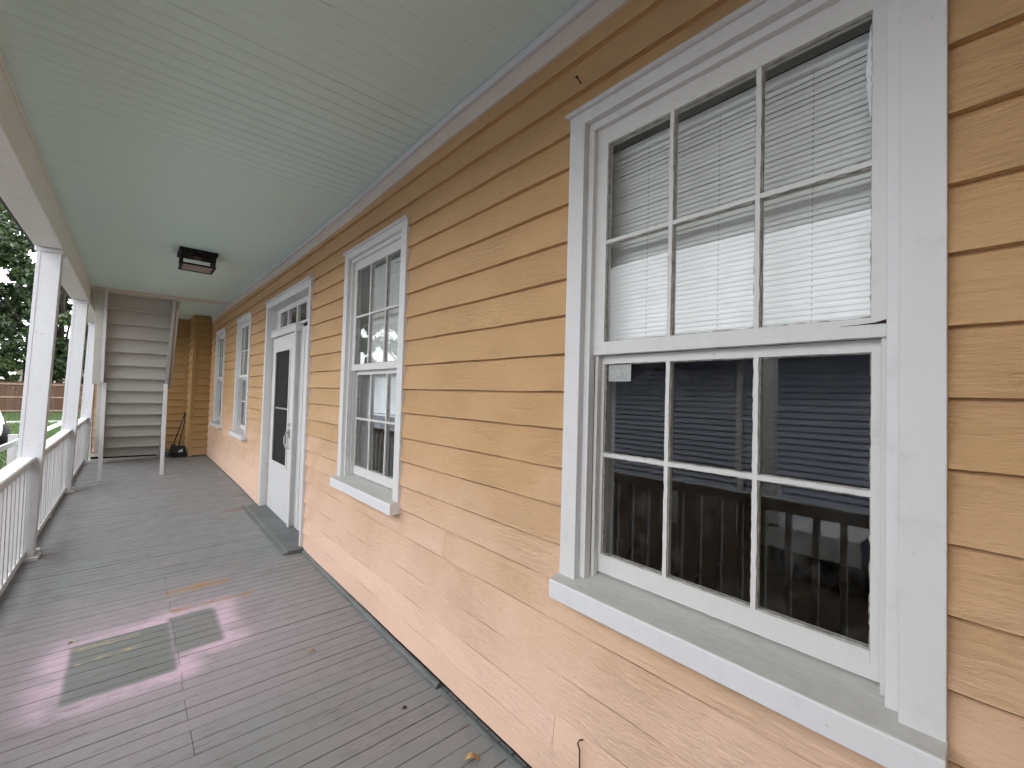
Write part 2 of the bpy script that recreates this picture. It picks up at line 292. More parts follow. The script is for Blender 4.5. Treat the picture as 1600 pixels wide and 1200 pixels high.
# ------------------------------------------------------------------ mesh helpers
def two_mat(o, second, test):
    o.data.materials.append(MAT[second])
    for p in o.data.polygons:
        if test(p): p.material_index = 1
class MB:
    def __init__(s): s.v = []; s.f = []
    def add(s, vs, fs):
        b = len(s.v); s.v += [tuple(v) for v in vs]; s.f += [tuple(i+b for i in f) for f in fs]
    def hexa(s, p):   # p: 4 bottom (ccw) + 4 top
        s.add(p, [(3, 2, 1, 0), (4, 5, 6, 7), (0, 1, 5, 4), (1, 2, 6, 5), (2, 3, 7, 6), (3, 0, 4, 7)])
    def box(s, x0, x1, y0, y1, z0, z1):
        s.hexa([(x0, y0, z0), (x1, y0, z0), (x1, y1, z0), (x0, y1, z0), (x0, y0, z1), (x1, y0, z1), (x1, y1, z1), (x0, y1, z1)])
    def rings(s, rs, caps=True):
        n = len(rs[0]); b = len(s.v)
        for r in rs: s.v += [tuple(p) for p in r]
        for k in range(len(rs)-1):
            for i in range(n):
                a = b+k*n+i; c = b+k*n+(i+1) % n
                s.f.append((a, c, c+n, a+n))
        if caps:
            s.f.append(tuple(b+i for i in reversed(range(n)))); s.f.append(tuple(b+(len(rs)-1)*n+i for i in range(n)))
    def tube(s, pts, rad, n=8, caps=True):
        pts = [Vector(p) for p in pts]; rads = rad if isinstance(rad, (list, tuple)) else [rad]*len(pts)
        rs = []
        for i, p in enumerate(pts):
            d = (pts[min(i+1, len(pts)-1)]-pts[max(i-1, 0)]).normalized()
            up = Vector((0, 0, 1)) if abs(d.z) < .9 else Vector((1, 0, 0))
            a = d.cross(up).normalized(); b = d.cross(a).normalized()
            rs.append([p+rads[i]*(math.cos(2*math.pi*k/n)*a+math.sin(2*math.pi*k/n)*b) for k in range(n)])
        s.rings(rs, caps)
    def lathe(s, prof, n=20, axis='z', c=(0, 0, 0)):
        rs = []
        for r, h in prof:
            ring = []
            for k in range(n):
                a = 2*math.pi*k/n; u, v = r*math.cos(a), r*math.sin(a)
                ring.append({'z': (c[0]+u, c[1]+v, c[2]+h), 'x': (c[0]+h, c[1]+u, c[2]+v), 'y': (c[0]+u, c[1]+h, c[2]+v)}[axis])
            rs.append(ring)
        s.rings(rs)
    def prism(s, poly, axis, a, b):
        def P(u, v, h): return {'x': (h, u, v), 'y': (u, h, v), 'z': (u, v, h)}[axis]
        s.rings([[P(u, v, a) for u, v in poly], [P(u, v, b) for u, v in poly]])
    def mesh(s, name, mat, fix=True):
        me = bpy.data.meshes.new(name); me.from_pydata(s.v, [], s.f); me.materials.append(mat)
        if fix:
            bm = bmesh.new(); bm.from_mesh(me); bmesh.ops.recalc_face_normals(bm, faces=bm.faces); bm.to_mesh(me); bm.free()
        me.update(); return me
    def obj(s, name, mat, parent=None, bevel=0.0, smooth=False, loc=None, fix=True):
        o = bpy.data.objects.new(name, s.mesh(name, MAT[mat] if isinstance(mat, str) else mat, fix)); col.objects.link(o)
        if parent is not None: o.parent = parent
        if loc is not None: o.location = loc
        if bevel:
            b = o.modifiers.new("bevel", 'BEVEL'); b.width = bevel; b.segments = 2; b.limit_method = 'ANGLE'; b.angle_limit = .6
        if smooth:
            for p in o.data.polygons: p.use_smooth = True
        return o

def tag(o, label=None, cat=None, group=None, kind=None):
    if label: o['label'] = label
    if cat: o['category'] = cat
    if group: o['group'] = group
    if kind: o['kind'] = kind
    return o
def empty(name, loc=(0, 0, 0), rz=0.0, **kw):
    o = bpy.data.objects.new(name, None); col.objects.link(o); o.location = loc; o.rotation_euler = (0, 0, rz)
    o.empty_display_size = .2; tag(o, **kw); return o
def structure(o): o['kind'] = 'structure'; return o
def copy_tree(o, parent=None):
    c = o.copy(); col.objects.link(c)
    if parent is not None: c.parent = parent
    for ch in [k for k in bpy.data.objects if k.parent == o]: copy_tree(ch, c)
    return c
R = random.uniform
def lerp(a, b, t): return a+(b-a)*t
def interp(x, xs, ys): return float(np.interp(x, xs, ys))

GZ = -.5                                     # ground level; the porch floor is z = 0 at its outer edge
def floor_wall_z(y): return interp(y, [2.5, 4.5, 6.2, 7.2, 12], [.006, .034, .050, .074, .080])
def sag(y): return interp(y, [2.0, 3.3, 5.0, 6.5, 8.2], [0, -.040, -.045, -.028, 0])

# ------------------------------------------------------------------ ground
g = MB(); nx, ny = 60, 60
xs = np.linspace(-160, 160, nx); ys = np.linspace(-160, 240, ny)
for j in range(ny):
    for i in range(nx):
        g.v.append((xs[i], ys[j], GZ + (0 if abs(xs[i]) < 25 and -20 < ys[j] < 60 else -.1)))
for j in range(ny-1):
    for i in range(nx-1): a = j*nx+i; g.f.append((a, a+1, a+nx+1, a+nx))
structure(g.obj("ground", "ground"))

# ------------------------------------------------------------------ porch floor: boards run from the wall to the outer edge
pf = structure(empty("porch_floor", (0, 0, 0)))
sub = MB(); sub.box(-.64, 1.25, -4, 12.1, -.20, -.032); sub.obj("floor_frame", "gap", pf)
fas = MB(); fas.box(-.70, -.672, -4, 12.1, -.24, -.028); fas.obj("edge_fascia", "white", pf)
y = -4.0; k = 0
while y < 12.05:
    wd = R(.077, .085); gap = R(.0020, .0056)
    def plank(x0, x1, dz):
        m = MB(); y0, y1 = y+gap*.5, y+wd-gap*.5
        za = lerp(0, floor_wall_z(y), (x0+.70)/1.95)+dz; zb = lerp(0, floor_wall_z(y), (x1+.70)/1.95)+dz
        c = .0022; b = .026; j = R(-.0006, .0006)
        m.rings([[(x, y0, z-b), (x, y1, z-b), (x, y1, z-c), (x, y1-c, z), (x, y0+c, z+j), (x, y0, z-c+j)] for x, z in ((x0, za), (x1, zb))])
        m.obj("floor_board", "floor", pf)
    jx = None
    if 2.05 < y < 4.3: jx = .252+R(-.004, .004) if k % 3 else None
    elif random.random() < .22: jx = R(-.3, .9)
    dz = R(-.0012, .0012); end = -.695+R(-.006, .006)
    if jx: plank(end, jx-.0012, dz); plank(jx+.0012, 1.262, dz+R(-.001, .001))
    else: plank(end, 1.262, dz)
    y += wd; k += 1

# ------------------------------------------------------------------ porch ceiling: narrow painted boards
pc = structure(empty("porch_ceiling", (0, 0, 2.97)))
def ceil_z(x, y): return lerp(2.957, 2.990+sag(y), (x+.5)/1.75)-2.97
y = -4.0
while y < 12.0:
    wd = .0826; m = MB(); y0, y1 = y+.0002, y+wd-.0002; c = interp(y, [1.5, 3.0, 5.0], [.0003, .0008, .0034]); j = R(-.0002, .0002)
    m.rings([[(x, y0, z+.018), (x, y1, z+.018), (x, y1, z+c), (x, y1-c*1.3, z+j), (x, y0+c*1.3, z+j), (x, y0, z+c)]
             for x, z in ((-.515, ceil_z(-.515, y)), (.4, ceil_z(.4, y)), (1.262, ceil_z(1.262, y)))])
    m.obj("ceiling_board", "ceil", pc); y += wd
m = MB(); m.box(-.52, 1.27, -4, 12.1, .050, .07); m.obj("ceiling_backing", "gap", pc)

# ------------------------------------------------------------------ eaves beam over the posts
pb = structure(empty("porch_beam", (-.58, 0, 2.66)))
def bb(n, x0, x1, z0, z1, mat="beam", bev=.003, y0=-4, y1=12.0):
    m = MB(); m.box(x0+.58, x1+.58, y0, y1, z0-2.66, z1-2.66); return m.obj(n, mat, pb, bev)
bb("beam_soffit", -.662, -.512, 2.660, 2.685); bb("beam_edge_strip", -.5115, -.488, 2.657, 2.688)
bb("beam_core", -.65, -.535, 2.687, 3.10, "gap", 0); bb("inner_fascia", -.534, -.503, 2.712, 2.962); bb("outer_fascia", -.668, -.651, 2.668, 3.12)
bb("cove_strip", -.502, -.490, 2.935, 2.956, "beam", .002)
y = -3.0
# cross beam trim near the stairs
cb = MB(); z0, z1 = 2.912, 2.968
cb.hexa([(-.50, 8.98, z0), (1.236, 8.98, z0+.035), (1.236, 9.06, z0+.035), (-.50, 9.06, z0), (-.50, 8.98, 2.958), (1.236, 8.98, 2.992), (1.236, 9.06, 2.992), (-.50, 9.06, 2.958)])
structure(cb.obj("ceiling_cross_trim", "frieze", None, .003))

# ------------------------------------------------------------------ the house
house = empty("house", (1.25, 4, 0), label="orange clapboard house wall with white framed windows along the porch", cat="house")
HX, HY = 1.25, 4.0
def H(m, name, mat, bevel=0.0, parent=None, smooth=False, off=(HX, HY, 0)):
    m.v = [(a-off[0], b-off[1], c-off[2]) for a, b, c in m.v]
    return m.obj(name, mat, parent or house, bevel, smooth)
WIN = [.08, 2.41, 7.02, 9.25]; WW = 1.0225
holes = [(y0+.04, y0+WW-.04, .85, 2.50) for y0 in WIN] + [(4.29, 6.01, -.1, 2.47)]
# wall core with openings
ycuts = sorted({-4.0, 12.1} | {v for h in holes for v in h[:2]})
core = MB()
for a, b in zip(ycuts[:-1], ycuts[1:]):
    hs = [h for h in holes if h[0] <= a+1e-6 and h[1] >= b-1e-6]
    if hs:
        h = hs[0]
        if h[2] > 0: core.box(1.268, 1.42, a, b, -.2, h[2]-.04)
        core.box(1.268, 1.42, a, b, h[3]+.03, 3.1)
    else: core.box(1.268, 1.42, a, b, -.2, 3.1)
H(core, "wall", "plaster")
# clapboards
rows = [.050, .185, .325, .470, .658, .806, .943, 1.088, 1.229, 1.378, 1.520, 1.664, 1.812, 1.953, 2.097, 2.243, 2.384, 2.518, 2.657, 2.790, 2.93]
def clap(y0, y1, zb, zt, mat="orange", parent=None):
    m = MB(); n = max(2, int((y1-y0)/(.035 if y0 < 3.5 else .09))+1); rs = []
    jl = 0
    for i in range(n):
        yy = lerp(y0, y1, i/(n-1)); jl = .7*jl+R(-.0007, .0007); jx = R(-.0004, .0004)
        zz = zb+jl
        if zb < .06: zz = max(zb, floor_wall_z(yy)-.004)
        e = .0020+.0011*math.sin(yy*9+zb*40)+R(-.0004, .0007)
        rs.append([(1.2335+jx, yy, zz+e), (1.2350, yy, zz), (1.2515, yy, zz+.0005), (1.2625, yy, zt+.016), (1.2535, yy, zt+.016)])
    nq = len(rs)-1; m.rings(rs); o = H(m, "siding_board", mat)
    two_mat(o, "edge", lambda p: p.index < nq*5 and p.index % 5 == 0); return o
for i in range(len(rows)-1):
    zb, zt = rows[i], rows[i+1]
    cuts = [-4.0]
    for h in sorted(holes):
        if zt > h[2]+.02 and zb < h[3]: cuts += [h[0], h[1]]
    cuts += [11.07]
    for a, b in zip(cuts[0::2], cuts[1::2]):
        if b-a > 3.2:
            c = R(a+1.2, b-1.2); clap(a, c-.0008, zb, zt); clap(c+.0008, b, zb, zt)
        elif a == h[0]: pass
        else: clap(a, b, zb, zt)
# frieze and cove at the ceiling, following the sag of the old ceiling
def sagstrip(name, x0, x1, za, zb, mat, bev):
    m = MB(); rs = []
    for yy in np.arange(-4, 11.3, .25):
        s = sag(yy); j = R(-.0012, .0012)
        rs.append([(x0, yy, za+s+j), (x1, yy, za+s), (x1, yy, zb+s), (x0, yy, zb+s)])
    m.rings(rs); return H(m, name, mat, bev)
sagstrip("frieze_board", 1.2275, 1.252, 2.868, 2.962, "frieze", .002)
sagstrip("ceiling_cove", 1.206, 1.2265, 2.950, 2.986, "post", .004)
# rest of the house: interior shell, roof and end walls (close off the daylight)
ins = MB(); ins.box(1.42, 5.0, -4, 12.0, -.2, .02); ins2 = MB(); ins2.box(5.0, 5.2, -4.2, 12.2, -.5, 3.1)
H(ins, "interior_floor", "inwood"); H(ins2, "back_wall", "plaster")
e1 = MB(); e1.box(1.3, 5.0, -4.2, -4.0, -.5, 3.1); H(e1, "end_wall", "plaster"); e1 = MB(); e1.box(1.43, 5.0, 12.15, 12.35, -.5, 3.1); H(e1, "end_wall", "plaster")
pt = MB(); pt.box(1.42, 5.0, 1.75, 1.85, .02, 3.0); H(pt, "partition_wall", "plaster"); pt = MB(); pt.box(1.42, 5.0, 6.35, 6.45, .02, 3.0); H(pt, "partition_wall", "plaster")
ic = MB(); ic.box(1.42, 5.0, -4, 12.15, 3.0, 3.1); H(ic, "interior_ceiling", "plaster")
rf = MB(); rf.box(-.95, 5.6, -4.4, 13.5, 3.12, 3.35); H(rf, "roof", "roof")
fd = MB(); fd.box(1.27, 1.42, -4, 12.1, -.5, -.201); H(fd, "foundation", "concrete")

# ------------------------------------------------------------------ sash windows (one built, three copied)
def jbar(m, axis, a, b, lo, hi, x0, x1, jit=.0010, step=.02):
    """bar along 'y' or 'z' with slightly uneven painted edges"""
    n = max(2, int(abs(b-a)/step)); rs = []
    for i in range(n+1):
        t = lerp(a, b, i/n); j1, j2, j3 = R(-jit, jit), R(-jit, jit), R(-jit, jit)*.6
        if axis == 'y': rs.append([(x0+j3, t, lo+j1), (x1, t, lo), (x1, t, hi), (x0+j3, t, hi+j2)])
        else: rs.append([(x0+j3, lo+j1, t), (x1, lo, t), (x1, hi, t), (x0+j3, hi+j2, t)])
    m.rings(rs)
def window(y0):
    L = lambda x: x-1.25      # local x measured from the wall face
    cs = MB()
    cs.box(L(1.225), L(1.262), 0, .072, .838, 2.516); cs.box(L(1.225), L(1.262), .9505, WW, .838, 2.516)
    cs.box(L(1.2245), L(1.262), 0, WW, 2.5165, 2.562)
    root = cs.obj("window", "white", house, .002, loc=(0, y0-HY, 0))
    def sub(m, n, mat, bev=.0015): return m.obj(n, mat, root, bev)
    cp = MB(); cp.prism([(L(1.206), 2.566), (L(1.212), 2.579), (L(1.262), 2.584), (L(1.262), 2.5625), (L(1.216), 2.5625)], 'y', -.012, WW+.012); sub(cp, "head_cap", "white")
    sl = MB(); sl.prism([(L(1.175), .770), (L(1.175), .832), (L(1.179), .8365), (L(1.345), .866), (L(1.345), .770)], 'y', -.002, WW+.004); sub(sl, "sill", "sill", .002)
    jm = MB()
    for a, b in ((.0725, .097), (.925, .950)): jm.box(L(1.2505), L(1.282), a, b, .850, 2.490)
    jm.box(L(1.2505), L(1.282), .0725, .950, 2.4905, 2.516); sub(jm, "stop_moulding", "white")
    for a, b in ((.0975, .1105), (.9105, .924)):
        bd = MB(); bd.box(L(1.284), L(1.308), a, b, .855, 1.668); sub(bd, "parting_bead", "sash")
    rv = MB()
    for a, b in ((.030, .0885), (.935, .985)): rv.box(L(1.283), L(1.43), a, b, .80, 2.55)
    rv.box(L(1.283), L(1.43), .0890, .9345, 2.491, 2.55); rv.box(L(1.346), L(1.43), .0890, .9345, .80, .868); sub(rv, "jamb", "sash", 0)
    def sash(name, x0, x1, ya, yb, za, zb, top, bot, ga, gb, mz, glassx, my):
        fr = MB()
        jbar(fr, 'z', za, zb, ya, ga, x0, x1, .0006); jbar(fr, 'z', za, zb, gb, yb, x0, x1, .0006)
        jbar(fr, 'y', ga, gb, za, za+bot, x0-.0006, x1, .0007); jbar(fr, 'y', ga, gb, zb-top, zb, x0-.0006, x1, .0007)
        s = sub(fr, name, "sash", 0)
        z0g, z1g = za+bot, zb-top
        for q in my:
            mm = MB(); jbar(mm, 'z', z0g, z1g, q-.0066, q+.0066, x0+.001, x1-.002, .0011); sub(mm, "muntin", "sash", 0)
        mm = MB(); jbar(mm, 'y', ga, gb, mz-.0066, mz+.0066, x0+.0018, x1-.002, .0011); sub(mm, "muntin", "sash", 0)
        cols = [ga]+[v for q in my for v in (q-.0066, q+.0066)]+[gb]
        rws = [z0g, mz-.0066, mz+.0066, z1g]
        pu = MB()
        for a, b in zip(cols[0::2], cols[1::2]):
            for c, d in zip(rws[0::2], rws[1::2]):
                t = .0032
                jbar(pu, 'y', a, b, c-.001, c+t, glassx-.006, glassx+.001, .0016, .012); jbar(pu, 'y', a, b, d-t, d+.001, glassx-.006, glassx+.001, .0016, .012)
                jbar(pu, 'z', c, d, a-.001, a+t, glassx-.006, glassx+.001, .0016, .012); jbar(pu, 'z', c, d, b-t, b+.001, glassx-.006, glassx+.001, .0016, .012)
                pn = MB(); tilt = R(-.0012, .0012); tz = R(-.0012, .0012)
                x = glassx
                q = [(x+tilt+tz, a-.002, c-.002), (x+.003+tilt+tz, a-.002, c-.002), (x+.003-tilt+tz, b+.002, c-.002), (x-tilt+tz, b+.002, c-.002),
                     (x+tilt-tz, a-.002, d+.002), (x+.003+tilt-tz, a-.002, d+.002), (x+.003-tilt-tz, b+.002, d+.002), (x-tilt-tz, b+.002, d+.002)]
                pn.hexa(q); sub(pn, "pane", "glass_wavy" if (name == "upper_sash" and a > .6 and c < 2.0) else "glass", 0)
        o = sub(pu, "putty", "putty", 0); o['kind'] = 'stuff'
    sash("upper_sash", L(1.272), L(1.303), .0892, .9345, 1.657, 2.4902, .062, .045, .127, .878, 2.065, L(1.286), (.372, .629))
    sash("lower_sash", L(1.3095), L(1.342), .1000, .9240, .8680, 1.6560, .030, .064, .132, .900, 1.293, L(1.324), (.384, .650))
    m = MB(); m.lathe([(.002, 0), (.018, .001), (.020, .008), (.012, .014), (.002, .015)], 14, 'z', (L(1.326), .50, 1.7005)); m.box(L(1.318), L(1.334), .47, .53, 1.7002, 1.705); sub(m, 'sash_lock', 'steel', 0)
    return root
w0 = window(WIN[0])
rot = MB(); pts = [(.185, 1.6865), (.150, 1.688), (.120, 1.690), (.100, 1.6955), (.084, 1.697), (.080, 1.6925), (.086, 1.684), (.104, 1.6865), (.128, 1.6865)]
W1 = [y0 for y0 in WIN[1:]]
for y0 in W1:
    c = copy_tree(w0, house); c.location = (0, y0-HY, 0)

rot.prism(pts, 'x', 1.2702-1.25, 1.2719-1.25); rot.obj("split_paint", "gap", w0)
# ------------------------------------------------------------------ door way (frame, transom, storm door)
fr = MB()
fr.box(1.216, 1.40, 5.960, 6.030, .060, 2.470); fr.box(1.216, 1.40, 4.268, 4.310, .055, 2.470); fr.box(1.2155, 1.40, 4.268, 6.030, 2.4705, 2.545)
door_frame = H(fr, "door_frame", "white", .003)
def D(m, n, mat, bev=.002, parent=door_frame): return m.obj(n, mat, parent, bev)
m = MB(); m.box(1.204-HX, 1.27-HX, 4.256-HY, 6.042-HY, 2.5455, 2.562); D(m, "head_cap", "white")
m = MB(); m.box(1.335-HX, 1.37-HX, 4.311-HY, 4.955-HY, .060, 2.165)
D(m, "side_panel", "white")
m = MB()
for yy in (4.47, 4.63, 4.79): m.box(1.327-HX, 1.334-HX, yy-HY, yy+.012-HY, .061, 2.16)
D(m, "panel_bead", "white", .001)
m = MB(); m.box(1.292-HX, 1.37-HX, 4.956-HY, 5.018-HY, .060, 2.165); D(m, "hinge_post", "white")
m = MB(); m.box(1.276-HX, 1.291-HX, 4.925-HY, 4.972-HY, .060, 2.19); D(m, "door_stop", "white")
m = MB(); m.box(1.268-HX, 1.35-HX, 4.90-HY, 5.959-HY, 2.120, 2.185); m.box(1.258-HX, 1.35-HX, 4.90-HY, 5.959-HY, 2.1855, 2.200); D(m, "storm_head", "white")
m = MB()
ty = [4.34, 4.40, 4.715, 4.750, 5.075, 5.110, 5.435, 5.470, 5.790, 5.958]
m.box(1.325-HX, 1.36-HX, 4.311-HY, 5.959-HY, 2.2005, 2.226); m.box(1.325-HX, 1.36-HX, 4.311-HY, 5.959-HY, 2.412, 2.470)
for a, b in ((4.311, 4.40), (4.715, 4.750), (5.075, 5.110), (5.435, 5.470), (5.790, 5.959)): m.box(1.3255-HX, 1.359-HX, a-HY, b-HY, 2.2265, 2.4115)
D(m, "transom_bar", "white")
for a, b in ((4.40, 4.715), (4.75, 5.075), (5.11, 5.435), (5.47, 5.79)):
    m = MB(); m.box(1.343-HX, 1.346-HX, a-HY, b-HY, 2.2265, 2.4115); D(m, "transom_pane", "glass", 0)
m = MB(); m.box(1.345-HX, 1.375-HX, 5.0-HY, 5.959-HY, .06, 2.12); m.box(1.376-HX, 1.42-HX, 4.31-HY, 5.96-HY, .03, 2.2); D(m, "inner_door", "screen", 0)
sdm = MB()
y0, y1, z0, z1 = 5.021, 5.938, .070, 2.112; ga, gb, gz0, gz1 = 5.150, 5.770, .655, 1.945
sdm.box(1.294, 1.324, y0, ga, z0, z1); sdm.box(1.294, 1.324, gb, y1, z0, z1)
sdm.box(1.2945, 1.324, ga, gb, z0, gz0); sdm.box(1.2945, 1.324, ga, gb, gz1, z1)
storm = H(sdm, "storm_door", "white", .003)
def SD(m, n, mat, bev=.0015): m.v = [(a-HX, b-HY, c) for a, b, c in m.v]; return m.obj(n, mat, storm, bev)
m = MB()
for a, b, c, d in ((ga-.018, ga+.010, gz0-.018, gz1+.018), (gb-.010, gb+.018, gz0-.018, gz1+.018)): m.box(1.2835, 1.2935, a, b, c, d)
m.box(1.284, 1.2935, ga+.011, gb-.011, gz0-.018, gz0+.010); m.box(1.284, 1.2935, ga+.011, gb-.011, gz1-.010, gz1+.018); SD(m, "screen_frame", "white", .003)
m = MB(); m.box(1.303, 1.306, ga, gb, gz0, gz1); SD(m, "screen_mesh", "screen", 0)
m = MB(); m.box(1.296, 1.302, ga, gb, 1.272, 1.290); SD(m, "screen_bar", "steel", 0)
m = MB(); m.tube([(1.293, 5.075, 1.045), (1.262, 5.075, 1.04), (1.245, 5.078, .99), (1.245, 5.078, .93), (1.262, 5.075, .875), (1.293, 5.075, .87)], .009, 8); m.box(1.284, 1.2935, 5.045, 5.105, .985, 1.075)
SD(m, "handle", "steel", 0)
m = MB(); m.box(1.285, 1.2935, 5.055, 5.09, 1.10, 1.14); SD(m, "latch", "steel", .002)
m = MB()
for yy in (4.35, 5.2, 5.9): pass
th = MB(); th.rings([[(1.098, yy, .020+dz), (1.094, yy, .044+dz), (1.104, yy, .064+dz), (1.40, yy, .067+dz), (1.40, yy, .020+dz)] for yy, dz in ((4.215, 0), (5.2, .006), (6.085, .022))]); H(th, "threshold", "grey", .003)
th = MB(); th.rings([[(1.062, yy, .012+dz), (1.066, yy, .036+dz), (1.0935, yy, .046+dz), (1.0935, yy, .012+dz)] for yy, dz in ((4.235, 0), (5.2, .006), (6.20, .020))]); H(th, "threshold_strip", "grey", .002)
# grey quarter round at the foot of the wall, in pieces
def quarter(ya, yb, w_, h_):
    m = MB(); rs = []
    for yy in np.linspace(ya, yb, max(2, int((yb-ya)/.15))):
        zf = floor_wall_z(yy)-.002; j = R(-.0015, .0015)
        rs.append([(1.2375, yy, zf), (1.2375, yy, zf+h_), (1.2375-w_*.45, yy, zf+h_*.86+j), (1.2375-w_*.85, yy, zf+h_*.5+j), (1.2375-w_, yy, zf)])
    m.rings(rs); H(m, "quarter_round", "grey")
quarter(1.905, 4.213, .026, .030); quarter(1.665, 1.895, .020, .012); quarter(-4, 1.660, .022, .014); quarter(6.10, 11.0, .018, .014)

# end wall of the porch and the boxed-in bay, both clad
def claprow(pts, zb, zt, nrm, name="siding_board", mat="orange_shaded"):
    """board from pts[0] to pts[1] (x,y), outward normal nrm"""
    (xa, ya), (xb, yb) = pts; nx_, ny_ = nrm; m = MB()
    n = 6; rs = []
    for i in range(n+1):
        x = lerp(xa, xb, i/n); yy = lerp(ya, yb, i/n); j = R(-.001, .001)
        P = lambda o, z: (x+nx_*o, yy+ny_*o, z)
        rs.append([P(.022, zb+.006+j), P(.019, zb+j), P(.001, zb+j), P(-.008, zt+.016), P(.002, zt+.016)])
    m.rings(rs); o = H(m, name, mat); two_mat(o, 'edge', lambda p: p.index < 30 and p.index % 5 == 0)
zr = [.135+.1525*i for i in range(20)]
for a, b in zip(zr[:-1], zr[1:]):
    if a > 3.0: break
    claprow(((-.56, 12.0), (-.301, 12.0)), a, min(b, 3.05), (0, -1), mat="orange"); claprow(((-.299, 12.0), (.875, 12.0)), a, min(b, 3.05), (0, -1), mat="orange_shaded")  # one paint in two tones: lit left strip, shaded remainder
m = MB(); m.box(-.55, 1.4, 12.012, 12.14, -.4, 3.1); H(m, "end_wall_core", "plaster")
m = MB(); m.box(-.575, .95, 11.95, 12.01, .055, .122); H(m, "water_table", "frieze", .002)
m = MB(); m.box(.872, .930, 11.968, 12.01, .13, 3.05); H(m, "corner_board", "orange_shaded", .002)
m = MB(); m.box(-.585, -.555, 11.965, 12.01, .13, 3.05); H(m, "corner_board", "white", .002)
zr = [.090+.160*i for i in range(20)]
for a, b in zip(zr[:-1], zr[1:]):
    if a > 3.0: break
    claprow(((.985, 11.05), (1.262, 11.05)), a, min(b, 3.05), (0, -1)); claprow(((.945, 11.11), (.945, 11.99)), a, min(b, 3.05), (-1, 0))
m = MB(); m.box(.955, 1.3, 11.062, 12.0, 0, 3.05); H(m, "bay_core", "plaster")
m = MB(); m.box(.926, .988, 11.028, 11.115, .075, 3.0); H(m, "corner_board", "orange_shaded", .002)
m = MB(); m.box(-.50, 1.24, -.82, -.76, .01, 2.955); H(m, "added_shade_wall", "orange_shaded")  # added wall behind the camera, there to darken the nearest siding
m = MB(); m.box(.50, .94, 11.30, 11.97, .07, .125); H(m, "step_ledge", "grey", .004)

# ------------------------------------------------------------------ posts
def post(yc, label):
    t = empty("porch_post", (-.64, yc, 0), label=label, cat="post", group="white posts holding up the porch roof")
    m = MB(); w_ = .148; d = .14; rs = []
    for z in np.linspace(0, 2.62, 8):
        xi = lerp(-.568, -.497, z/2.66)+.64
        rs.append([(xi-w_, 0, z), (xi, 0, z), (xi, d, z), (xi-w_, d, z)])
    m.rings(rs); m.obj("shaft", "post", t, .004)
    m = MB(); m.rings([[(q[0][0]+.001, -.0035, q[0][2]+.001), (q[0][0]+.024, -.0035, q[0][2]+.001), (q[0][0]+.024, -.0002, q[0][2]+.001), (q[0][0]+.001, -.0002, q[0][2]+.001)] for q in (rs[0], rs[-1])]); m.obj("corner_strip", "post", t, .001)
    m = MB(); m.box(-.020, .152, -.010, d+.010, 2.6205, 2.656); m.obj("capital", "post", t, .004)
    m = MB(); m.box(.02, .105, -.045, -.002, .001, .034); m.obj("base_block", "rail", t, .006)
    m = MB(); m.box(.074, .108, .0, .12, .001, .028); m.obj("base_block", "rail", t, .006)
    return t
PY = [-3.60, -.60, 2.40, 5.43, 8.46, 11.45]
for yc, lb in zip(PY, ["white porch post furthest back behind the viewer", "white porch post beside the viewer by the rail", "white porch post just outside the view before the nearest rail",
                      "nearest square white porch post with small nail marks", "second square white porch post before the dark trees", "third white porch post beside the stairs"]):
    post(yc, lb)

# ------------------------------------------------------------------ railings
def railing(ya, yb, label):
    t = empty("porch_railing", (-.635, ya, 0), label=label, cat="railing", group="white porch railings between the posts")
    L_ = yb-ya
    m = MB(); rs = []
    for i in range(25):
        yy = L_*i/24; j = R(-.001, .001)
        rs.append([(.056, yy, .845+j), (-.052, yy, .845+j), (-.052, yy, .862+j), (-.045, yy, .869+j), (.048, yy, .872+j), (.056, yy, .864+j)])
    m.rings(rs); m.obj("top_rail", "rail", t)
    m = MB(); m.box(-.020, .030, 0, L_, .786, .8445); m.obj("sub_rail", "rail", t, .003)
    m = MB(); m.box(-.028, .022, 0, L_, .034, .084); m.obj("bottom_rail", "rail", t, .004)
    n = int(L_/.146); sp = L_/n
    bm_ = MB(); bm_.box(-.0165, .0165, -.017, .017, .082, .788); me = bm_.mesh("baluster", MAT["rail"])
    for i in range(n):
        o = bpy.data.objects.new("baluster", me); col.objects.link(o); o.parent = t; o.location = (.002, sp*(i+.5), 0); o.rotation_euler = (R(-.006, .006), R(-.006, .006), R(-.05, .05))
    m = MB(); m.box(.03, .085, .02, .10, .001, .036); m.obj("foot_block", "rail", t, .004)
    m = MB(); m.box(-.02, .03, L_*.5-.03, L_*.5+.03, .001, .034); m.obj("foot_block", "rail", t, .004)
for (a, b), lb in zip(zip(PY[:-1], PY[1:]), ["white slatted railing behind the viewer", "white slatted railing beside the viewer, seen mirrored in the big window",
        "nearest white slatted railing before the first post", "white slatted railing between the first and second post", "white slatted railing ending at the stairs"]):
    railing(a+.145, b-.003, lb)

